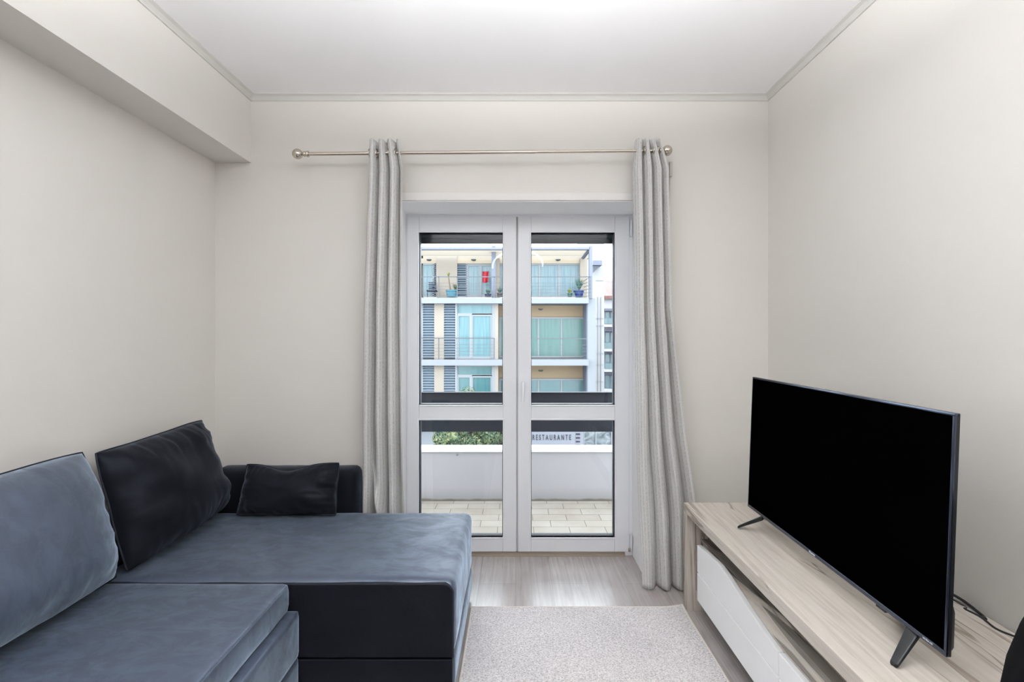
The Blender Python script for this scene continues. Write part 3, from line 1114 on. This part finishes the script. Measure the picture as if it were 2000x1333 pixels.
for k_ in range(4):
    a = PI * k_ / 2 + 0.25
    pts = [(px_ + math.cos(a) * (0.03 + 0.27 * math.sin(q)), py_ + math.sin(a) * (0.03 + 0.27 * math.sin(q)), pz_ + 0.16 + 0.17 * math.cos(q)) for q in [PI * 0.55 * i / 12 for i in range(13)]]
    MB().tube(pts, 0.011, 8).build('arm', ARM, t, smooth=True)

# ------------------------------------------------------------------ street, houses, trees
def xm(name, rgb, rough=0.7, k=K, spec=0.3):
    return mat(name, rgb, rough, spec=spec, k=k)


FAC = xm('facade_pale', (236, 242, 252))
CREAM = xm('facade_cream', (255, 240, 222), k=0.20)
OCHRE = xm('facade_ochre', (244, 212, 172), k=0.25)
FWH = xm('window_frame_white', (240, 248, 255), 0.5)
RAILX = xm('rail_steel', (150, 156, 168), 0.4)
CONC = xm('concrete', (206, 212, 220))
LOUV = xm('louvre_grey', (196, 218, 238), 0.5)
LOUVD = xm('louvre_back', (112, 146, 184))
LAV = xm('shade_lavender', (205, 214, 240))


def m_pane(name, a, b, sc=28, k=K):
    m = mat(name, a, 0.25, spec=0.5)
    v = coords(m, (sc, 0.0, 0.6))
    n = noise_tex(m, v, 1.0, 2)
    lk(m, ramp(m, n, [(0.35, tuple(c * k for c in s2l(a))), (0.62, tuple(c * k for c in s2l(b)))]), bsdf(m).inputs['Base Color'])
    return m


PANE_A = m_pane('blue_curtained_glass', (112, 196, 214), (158, 222, 234), 14)
PANE_B = m_pane('green_curtained_glass', (96, 184, 174), (140, 208, 200), 12)
PANE_C = m_pane('teal_blind_glass', (84, 168, 176), (126, 196, 204), 24)
PANE_D = m_pane('top_floor_glass', (120, 180, 202), (196, 236, 246), 24, K)

YF = 23.0
bld = thing('apartment_building', (0.2, YF, -6.3), 'pale apartment building with balconies and teal windows across the street', 'building')


def P(name, m, r, Y, dep, parent=None, bevel=0):
    return MB().pbox(*r, Y, dep).build(name, m, parent or bld, bevel=bevel)


# window with frame bars and panes, as frame (part) and pane (sub-part)
def win(r, Y, cols, m, rows=None, fw=3.0):
    x0, y0, x1, y1 = r
    mb = MB()
    mb.pbox(x0, y0, x1, y0 + fw, Y, 0.12)
    mb.pbox(x0, y1 - fw, x1, y1, Y, 0.12)
    for c in [x0] + list(cols) + [x1 - fw]:
        mb.pbox(c, y0 + fw, c + fw, y1 - fw, Y, 0.12)
    f = mb.build('window', FWH, bld)
    MB().pbox(x0 + 0.5, y0 + 0.5, x1 - 0.5, y1 - 0.5, Y + 0.05, 0.04).build('pane', m, f)
    return f


def louver(r, Y, step=5.0):
    x0, y0, x1, y1 = r
    pn = MB().pbox(x0, y0, x1, y1, Y + 0.12, 0.05).build('louver_panel', LOUVD, bld)
    mb = MB()
    y = y0
    while y + step * 0.5 < y1:
        a = at(x0, y + step * 0.62, Y)
        b = at(x1, y, Y)
        mb.quad((a.x, Y, a.z), (b.x, Y, a.z), (b.x, Y + 0.09, b.z), (a.x, Y + 0.09, b.z))
        mb.box(a.x, b.x, Y, Y + 0.02, a.z - 0.02, a.z + 0.01)
        y += step
    mb.build('louver_slats', LOUV, pn)
    return pn


def dome(px, py, Y):
    p = at(px, py, Y)
    MB().lathe([(0, 0), (0.13, 0.0), (0.12, -0.04), (0.07, -0.075), (0, -0.085)], Matrix.Translation((p.x, p.y, p.z + 0.05)), 16).build('soffit_lamp', xm('lamp_grey', (150, 156, 160)), bld, smooth=True)


def railing(x0, x1, ytop, ybot, Y, posts, nw=5):
    mb = MB()
    a, b = at(x0, ytop, Y), at(x1, ytop, Y)
    mb.box(a.x, b.x, Y - 0.02, Y + 0.02, a.z - 0.025, a.z + 0.02)
    z1 = at(0, ybot, Y).z
    for i in range(1, nw + 1):
        z = a.z + (z1 - a.z) * (0.30 + 0.62 * (i - 1) / (nw - 1))
        mb.box(a.x, b.x, Y - 0.007, Y + 0.007, z - 0.007, z + 0.007)
    for px in posts:
        c = at(px, ytop, Y)
        mb.box(c.x - 0.022, c.x + 0.022, Y - 0.02, Y + 0.02, z1, c.z)
    return mb.build('railing', RAILX, bld)


RB = YF + 1.35     # back wall of the loggias
for dy in (0, 120, -0):
    if dy == 0 and any(True for o in bld.children if o.name.startswith('louver_panel')):
        continue
    t0, t1 = 593 + dy, 703 + dy
    P('wall', FAC, (780, t0, 826, t1), YF, 0.3)
    louver((826, t0 + 2, 848, t1 - 4), YF)
    P('wall', CREAM, (848, t0, 867, t1), YF, 0.3)
    louver((867, t0 + 2, 889, t1 - 4), YF)
    P('column', FWH, (889, t0, 893, t1), YF, 0.3)
    # tall window with transom
    win((891, t0, 963, t0 + 22), YF + 0.05, [], PANE_A if dy == 0 else PANE_C, fw=3)
    win((891, t0 + 20, 922, t1 - 1), YF + 0.03, [], PANE_A if dy == 0 else PANE_C, fw=5)
    win((919, t0 + 20, 963, t1 - 1), YF + 0.05, [], PANE_A if dy == 0 else PANE_C, fw=5)
    P('column', FAC, (961, t0, 967, t1), YF, 0.35)
    P('column', CREAM, (967, t0, 973, t1), YF, 1.4)
    # loggia
    P('loggia_wall', OCHRE, (965, t0 - 2, 1150, t1 + 4), RB, 0.15)
    x0_, x1_ = at(970, 0, YF).x, at(1150, 0, YF).x
    MB().box(x0_, x1_, YF + 0.02, RB, at(0, t0, YF).z, at(0, t0, YF).z + 0.06).build('loggia_ceiling', OCHRE, bld)
    P('loggia_side', LAV, (1146, t0, 1149, t1), YF, 1.4)
    win((975, t0 + 27, 1142, t1 - 4), RB - 0.14, [1006, 1050, 1095], PANE_B if dy == 0 else PANE_C, fw=3.2)
    dome(1056, t0 + 12, YF + 0.9)
    railing(780, 965, t0 + 68, t1 + 1, YF - 0.25, [857, 965])
    railing(965, 1148, t0 + 69, t1 + 1, YF + 0.05, [966, 1147])
# slabs
for y0, y1 in ((582, 593), (703, 714.5), (823, 836)):
    P('slab', CONC if False else FAC, (600, y0, 1150, y1), YF - 0.3, 1.9)
P('corner_wall', FAC, (1148, 583, 1163, 960), YF - 0.02, 3.0)
P('wall', FAC, (600, 593, 780, 960), YF + 0.02, 0.3)
P('wall', FAC, (780, 836, 1150, 960), YF + 0.02, 0.3)
# the same bays carried on to the left, seen only from a step aside
for off in (-152, -304):
    for dy in (0, 120):
        t0, t1 = 593 + dy, 703 + dy
        P('wall', CREAM, (848 + off, t0, 867 + off, t1), YF - 0.12, 0.1)
        louver((826 + off, t0 + 2, 848 + off, t1 - 4), YF - 0.2)
        louver((867 + off, t0 + 2, 889 + off, t1 - 4), YF - 0.2)
        win((893 + off, t0 + 2, 961 + off, t1 - 4), YF - 0.15, [920 + off], PANE_A if dy == 0 else PANE_C, fw=4)
railing(520, 780, 541, 582, YF - 0.25, [560, 600, 640, 700, 760])
# structure behind so the windows are not open air
P('core', CONC, (600, 594, 1150, 960), RB + 0.2, 4)

# set-back top floor
YT = 24.6
P('wall', CREAM, (600, 483, 826, 583), YT, 0.3)
P('wall', CREAM, (852, 490, 893, 583), YT - 0.05, 0.3)
P('wall', xm('facade_peach', (252, 232, 204), k=0.26), (820, 505, 1136, 515), YT - 0.02, 0.3)
P('wall', CREAM, (820, 486, 1150, 505), YT, 0.3)
win((822, 515, 848, 581), YT, [], PANE_D, fw=3)
louver((845, 515, 853, 581), YT, 4)
louver((891, 515, 912, 581), YT, 4.4)
win((910, 515, 968, 581), YT + 0.05, [936], PANE_D, fw=5)
P('column', LAV, (960, 480, 968, 582), YT - 1.0, 0.3)
P('column', CREAM, (968, 505, 976, 583), YT - 0.3, 0.5)
win((974, 515, 1134, 581), YT + 0.05, [1007, 1052, 1090], PANE_D, fw=3.4)
P('side_wall', CREAM, (1133, 505, 1147, 583), YT - 0.2, 2)
# pergola
P('pergola_beam', LAV, (600, 483.5, 1152, 487.5), YF - 0.1, 0.25)
P('pergola_column', LAV, (1151, 481, 1157, 583), YF - 0.1, 0.25)
ml = at(1134, 506, YT)
MB().tube([at(1151, 488, YF + 0.1), at(1138, 505, YT - 0.05)], 0.09, 6).build('pergola_beam', LAV, bld)
AWN = xm('awning_white', (250, 250, 246), k=0.3)
tl = nd(AWN, 'ShaderNodeBsdfTranslucent')
tl.inputs[0].default_value = (0.46, 0.43, 0.39, 1)
mx = nd(AWN, 'ShaderNodeMixShader')
mx.inputs[0].default_value = 0.8
lk(AWN, bsdf(AWN).outputs[0], mx.inputs[1])
lk(AWN, tl.outputs[0], mx.inputs[2])
lk(AWN, mx.outputs[0], AWN.node_tree.nodes['Material Output'].inputs[0])
aw = MB()
a, b, c, d_ = at(600, 488, YF + 0.2), at(1149, 488, YF + 0.2), at(1136, 500, YT - 0.3), at(600, 500, YT - 0.3)
aw.quad(a, b, c, d_)
o = aw.build('awning', AWN, bld)
s = o.modifiers.new('s', 'SOLIDIFY')
s.thickness = 0.03
aw = MB()
aw.quad(at(893, 496, YT - 1.1), at(958, 496, YT - 1.1), at(958, 504, YT - 1.3), at(893, 504, YT - 1.3))
for cx in (838, 925, 1090):
    dome(cx, 509, YT - 0.25)
railing(780, 1154, 541, 582, YF - 0.25, [857, 893, 965, 1037, 1150], 5)
# side return of the railing at the corner
mb = MB()
for k_ in range(6):
    ya = 541 + k_ * 7.5
    mb.tube([at(1153, ya, YF - 0.2), at(1141, 549 + k_ * 6, YT - 0.2)], 0.012, 5)
mb.build('railing_return', RAILX, bld)


# potted plants and things on the terrace
def blades(px, py, Y, n, h, r, seed, m, parent, wd=0.035, droop=0.5):
    rnd = random.Random(seed)
    mb = MB()
    base = at(px, py, Y)
    for i in range(n):
        a = rnd.uniform(0, 2 * PI)
        L = h * rnd.uniform(0.6, 1.0)
        lean = rnd.uniform(0.1, 1.0) * r
        prev = None
        for k_ in range(5):
            t = k_ / 4
            c = base + Vector((math.cos(a) * lean * t, math.sin(a) * lean * t, L * (t - droop * 0.35 * t * t)))
            w_ = wd * (1 - t) + 0.004
            s = Vector((-math.sin(a), math.cos(a), 0)) * w_
            v2 = (mb.bm.verts.new(c - s), mb.bm.verts.new(c + s))
            if prev:
                mb.bm.faces.new((prev[0], prev[1], v2[1], v2[0]))
            prev = v2
    return mb.build('foliage', m, parent)


LEAF1 = xm('plant_olive', (128, 142, 96), k=0.22)
LEAF2 = xm('plant_dark', (70, 104, 92), k=0.6)
LEAF3 = xm('plant_yellow', (200, 206, 110), k=0.26)


def pot(px, ybase, ytop, rtop, rbot, Y, m, parent):
    b, t_ = at(px, ybase, Y), at(px, ytop, Y)
    h = t_.z - b.z
    MB().lathe([(0, 0), (rbot, 0), (rtop * 0.93, h * 0.75), (rtop, h * 0.78), (rtop, h), (rtop * 0.85, h), (rtop * 0.8, h * 0.9), (0, h * 0.9)], Matrix.Translation(b), 20).build('pot', m, parent, smooth=True, angle=35)


YP = YF + 0.35
pp = thing('potted_plant', at(882, 580, YP), 'light blue planter with a thin-stemmed plant on the top terrace opposite', 'plant')
pot(882, 580.5, 567, 0.28, 0.24, YP, xm('planter_light_blue', (96, 190, 220), 0.4), pp)
MB().tube([at(880, 568, YP), at(877.5, 552, YP), at(876, 540, YP)], [0.045, 0.035, 0.025], 6).build('stem', xm('stem_tan', (186, 166, 130)), pp)
blades(876, 540, YP, 16, 0.25, 0.16, 3, LEAF3, pp)
blades(890, 568, YP, 40, 0.42, 0.28, 4, LEAF1, pp)
pp = thing('potted_plant', at(1131, 580, YP), 'dark blue bowl planter with a spiky plant at the terrace corner opposite', 'plant')
pot(1131, 580.5, 568, 0.27, 0.19, YP, xm('planter_dark_blue', (50, 90, 176), 0.35), pp)
blades(1131, 568, YP, 70, 0.72, 0.34, 5, LEAF2, pp)
pp = thing('potted_plant', at(1113, 580, YP), 'small yellow-green plant in a green pot beside the dark blue bowl', 'plant')
pot(1113, 580.5, 573, 0.12, 0.10, YP, xm('planter_green', (84, 140, 130), 0.5), pp)
blades(1113, 574, YP, 40, 0.30, 0.20, 6, LEAF3, pp)
pp = thing('potted_plant', at(972, 580, YP), 'dark leafy plant in a dark pot by the terrace column opposite', 'plant')
pot(976, 580.5, 572, 0.14, 0.11, YP, xm('planter_brown', (110, 96, 96), 0.5), pp)
blades(976, 573, YP, 50, 0.36, 0.25, 8, LEAF2, pp)
pp = thing('potted_plant', at(953, 580, YP), 'low dark blue-green plant under the red cloth on the terrace opposite', 'plant')
pot(953, 580.5, 575, 0.16, 0.13, YP, xm('planter_navy', (60, 66, 110), 0.5), pp)
blades(953, 576, YP, 50, 0.34, 0.22, 9, LEAF2, pp)
# red cloth drying on a rack
rc = thing('red_cloth', at(948, 560, YP + 0.3), 'bright red cloth hanging over the terrace rail opposite', 'cloth')
mb = MB()


def clothf(u, v):
    p = at(942 + 12.5 * u, 530 + 22 * v + 1 * math.sin(u * 4), YP + 0.3)
    p.y += 0.06 * math.sin(u * 9 + v * 2)
    if v > 0.6:
        p.x = at(948, 0, YP + 0.3).x + (p.x - at(948, 0, YP + 0.3).x) * (1 - 0.4 * (v - 0.6))
    return p


o = mb.grid(clothf, 16, 14).build('fabric', xm('cloth_red', (226, 44, 70), k=0.26), rc, smooth=True)
s = o.modifiers.new('s', 'SOLIDIFY')
s.thickness = 0.02
# drying rack legs carrying it
mb = MB()
for px in (941, 956):
    mb.tube([at(px, 531, YP + 0.3), at(px, 581, YP + 0.3)], 0.012, 5)
mb.tube([at(941, 531, YP + 0.3), at(956, 531, YP + 0.3)], 0.012, 5)
tag(mb.build('drying_rack', RAILX), 'thin metal rack holding the red cloth on the terrace opposite', 'drying rack')
# dark slatted boxes on the left
st_ = thing('slatted_chair', at(846, 580, YP + 0.5), 'dark slatted chair behind the terrace rail left of the planter opposite', 'chair')
mb = MB()
DK = xm('chair_dark', (70, 84, 120))
for k_ in range(5):
    mb.pbox(837, 551.5 + k_ * 3.6, 852, 553.8 + k_ * 3.6, YP + 0.9, 0.03)
mb.build('backrest', DK, st_)
MB().pbox(833, 567, 852, 569, YP + 0.4, 0.45).build('seat', DK, st_)
for px in (834, 850):
    for y_ in (0.4, 0.8):
        MB().pbox(px, 567, px + 1.6, 580.8, YP + y_, 0.04).build('leg', DK, st_)

# ------------------------------------------------------------------ neighbour house with pale side wall
YN = 31.0
nb = thing('pale_tower', at(1172, 960, YN), 'narrow white building side with faint pipes, right of the apartment building', 'building')
MB().pbox(1150, 440, 1180, 830, YN, 6).build('wall', xm('tower_white', (250, 250, 253), k=0.26), nb)
mb = MB()
for yy in (548, 622, 636, 690, 712, 745):
    mb.pbox(1164, yy, 1179, yy + 0.5, YN - 0.05, 0.05)
for px in (1168, 1174):
    mb.pbox(px, 580, px + 0.35, 820, YN - 0.08, 0.08)
mb.build('pipes', xm('pipe_pale', (236, 236, 244), k=0.26), nb)
cp = MB()
cp.pbox(1158, 509, 1176, 518, YN - 1.0, 1.0)
cp.build('canopy', LAV, nb)
cp = MB()
a, b, c = at(1158.5, 518, YN - 0.9), at(1174, 518, YN - 0.9), at(1158.5, 533, YN - 0.9)
cp.prism([(a.x, a.z), (b.x, b.z), (c.x, c.z)], 'y', YN - 0.9, YN - 0.6)
cp.build('canopy_bracket', xm('bracket_grey', (150, 160, 178)), nb)

# far house with red roof and balconies
YH = 46.0
fh = thing('red_roof_house', at(1190, 800, YH), 'far white house with pink-red tiled roof and small balconies at the right', 'building')
WHH = xm('far_white', (248, 244, 250), k=0.26)
MB().pbox(1150, 583, 1290, 830, YH, 8).build('wall', WHH, fh)
rf = MB()
a, b = at(1150, 584, YH - 0.4), at(1290, 584, YH - 0.4)
c, d_ = at(1290, 554, YH + 4), at(1150, 554, YH + 4)
c2_, d2_ = c + Vector((0, 0, 0)), d_
rf.quad(a, b, c, d_)
m = ROOF = xm('roof_tiles', (232, 160, 156), k=0.62)
n_ = noise_tex(m, coords(m, (6, 2, 2)), 1.5, 4)
lk(m, ramp(m, n_, [(0.35, tuple(q * 0.22 for q in s2l((214, 138, 132)))), (0.65, tuple(q * 0.22 for q in s2l((244, 190, 184))))]), bsdf(m).inputs['Base Color'])
o = rf.build('roof', ROOF, fh)
s = o.modifiers.new('s', 'SOLIDIFY')
s.thickness = 0.3
FP = m_pane('far_glass', (100, 158, 172), (150, 190, 198), 8)
for y0, y1, bl_ in ((608, 634, 1), (648, 682, 1), (691, 722, 1), (732, 762, 0)):
    f = MB().pbox(1181, y0, 1204, y1, YH - 0.1, 0.1).build('window', xm('far_window', (176, 182, 200)), fh)
    MB().pbox(1182.5, y0 + 2, 1190, y1 - 3, YH - 0.14, 0.03).build('pane', FP, f)
    MB().pbox(1193, y0 + 2, 1199, y1 - 3, YH - 0.14, 0.03).build('pane', FP, f)
    MB().pbox(1180.5, y1, 1206, y1 + 5, YH - 1.2, 1.2).build('balcony_slab', WHH, fh)
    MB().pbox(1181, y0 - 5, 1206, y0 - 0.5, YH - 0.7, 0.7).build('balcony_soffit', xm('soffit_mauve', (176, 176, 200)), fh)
    if bl_:
        MB().pbox(1181, y1 - 12, 1206, y1 - 1, YH - 1.15, 0.04).build('balustrade', FP, fh)
for px in (1200,):
    MB().tube([at(px, 566, YH + 1), at(px, 580, YH + 1)], 0.25, 8).build('chimney', WHH, fh)

# ------------------------------------------------------------------ ground, trees, restaurant sign
GZ = -6.3
struct(box(-60, 60, 4.5, 120, GZ - 0.2, GZ).build('ground', xm('asphalt', (150, 152, 158))))
m = LEAFT = xm('tree_leaves', (150, 160, 110), k=0.26)
n_ = noise_tex(m, coords(m), 6, 3)
lk(m, ramp(m, n_, [(0.35, s2l((34, 54, 43))), (0.55, s2l((74, 86, 60))), (0.68, s2l((122, 125, 88)))]), bsdf(m).inputs['Base Color'])
BARK = xm('bark', (110, 100, 92))


def tree(label, x, y, ztop, zbot, r, seed, n=15000):
    rnd = random.Random(seed)
    t0 = thing('street_tree', (x, y, GZ), label, 'tree', 'leafy street trees before the apartment building')
    mb = MB()
    mb.tube([(x, y, GZ), (x + 0.05, y, (GZ + zbot) / 2), (x, y, zbot + 0.3), (x - 0.1, y, ztop - 0.8)], [0.14, 0.12, 0.09, 0.03], 8)
    for k_ in range(5):
        a = k_ * 1.3
        mb.tube([(x, y, zbot + 0.2), (x + math.cos(a) * r * 0.6, y + math.sin(a) * r * 0.6, zbot + 1.2)], [0.06, 0.02], 6)
    mb.build('trunk', BARK, t0)
    lf_ = MB()
    hz = (ztop - zbot) / 2
    blobs = []
    for _ in range(16):
        a, c = rnd.uniform(0, 2 * PI), rnd.uniform(-0.75, 0.8)
        q = math.sqrt(1 - c * c) * rnd.uniform(0.3, 0.75)
        blobs.append((Vector((x + math.cos(a) * q * r, y + math.sin(a) * q * r, (ztop + zbot) / 2 + c * hz * 0.9)), rnd.uniform(0.35, 0.55) * r))
    for i in range(n):
        c, R = rnd.choice(blobs)
        dv = Vector((rnd.gauss(0, 1), rnd.gauss(0, 1), rnd.gauss(0, 1))).normalized()
        p = c + dv * R * rnd.uniform(0.75, 1.02)
        p.z = min(p.z, ztop)
        s1 = Vector((rnd.gauss(0, 1), rnd.gauss(0, 1), rnd.gauss(0, 1))).normalized()
        s2 = dv.cross(s1).normalized()
        s1 = (s1 - dv * s1.dot(dv) * 0.6).normalized()
        L = rnd.uniform(0.025, 0.05)
        lf_.quad(p - s1 * L, p + s2 * L * 0.5, p + s1 * L, p - s2 * L * 0.5)
    lf_.build('crown', LEAFT, t0)


for i, (px, top, bot, r, yt, lb) in enumerate([
        (878, 778, 885, 0.55, 14.6, 'leftmost street tree seen between railing and parapet'),
        (898, 756, 890, 0.85, 18.8, 'street tree whose tip shows above the railing, left of the other tip'),
        (932, 755, 890, 0.85, 16.7, 'street tree with pale tip above the railing near the door mullion'),
        (975, 775, 885, 0.72, 21.0, 'street tree hidden partly by the door mullion, next to the restaurant sign')]):
    p = at(px, top, yt)
    tree(lb, p.x, yt, p.z, at(px, bot, yt).z, r, 20 + i)

sg = thing('restaurant_sign', at(1075, 960, 20.0), 'white shop sign lettered RESTAURANTE with dark letters across the street', 'sign')
SW = xm('sign_white', (222, 226, 242), k=K)
MB().pbox(1010, 838, 1124, 874, 20.0, 0.15).build('board', SW, sg, bevel=0.01)
INK = xm('sign_ink', (66, 62, 84), k=0.26)
p = at(1077.5, 855.2, 20.0)
tx = text('lettering', 'RESTAURANTE', 0.315, Matrix.Translation((p.x, 19.985, p.z)) @ Matrix.Rotation(PI / 2, 4, 'X'), INK, sg, 0.01, 0.52, 1.62, 0.0)
for px in (1012, 1122):
    MB().pbox(px, 870, px + 2, 955, 20.02, 0.08).build('post', RAILX, sg)
sp_ = thing('striped_banner', at(1128, 960, 20.0), 'white upright banner with dark bars beside the restaurant sign', 'banner')
MB().pbox(1124.2, 836, 1139, 955, 20.0, 0.1).build('board', SW, sp_)
mb = MB()
for k_ in range(7):
    y = 838.5 + 7.3 * k_
    mb.pbox(1125, y + 1.5, 1133, y + 4.2, 19.97, 0.028)
mb.build('bars', INK, sp_)
sw = thing('shop_window', at(1170, 960, 21.5), 'shop window with painted grey reflections right of the restaurant sign', 'shop window')
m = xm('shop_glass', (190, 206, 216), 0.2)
n_ = noise_tex(m, coords(m, (1.2, 1, 2)), 1.4, 5, 0.6, 1.5)  # noise paints the reflections into the glass colour
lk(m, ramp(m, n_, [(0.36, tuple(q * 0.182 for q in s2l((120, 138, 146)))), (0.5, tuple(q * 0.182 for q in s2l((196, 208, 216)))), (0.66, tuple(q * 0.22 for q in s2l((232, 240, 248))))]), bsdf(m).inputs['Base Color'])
MB().pbox(1141, 836, 1196, 950, 21.6, 0.05).build('glass', m, sw)
mb = MB()
for px in (1139.5, 1163, 1194):
    mb.pbox(px, 834, px + 2, 955, 21.5, 0.15)
mb.build('frame', FWH, sw)
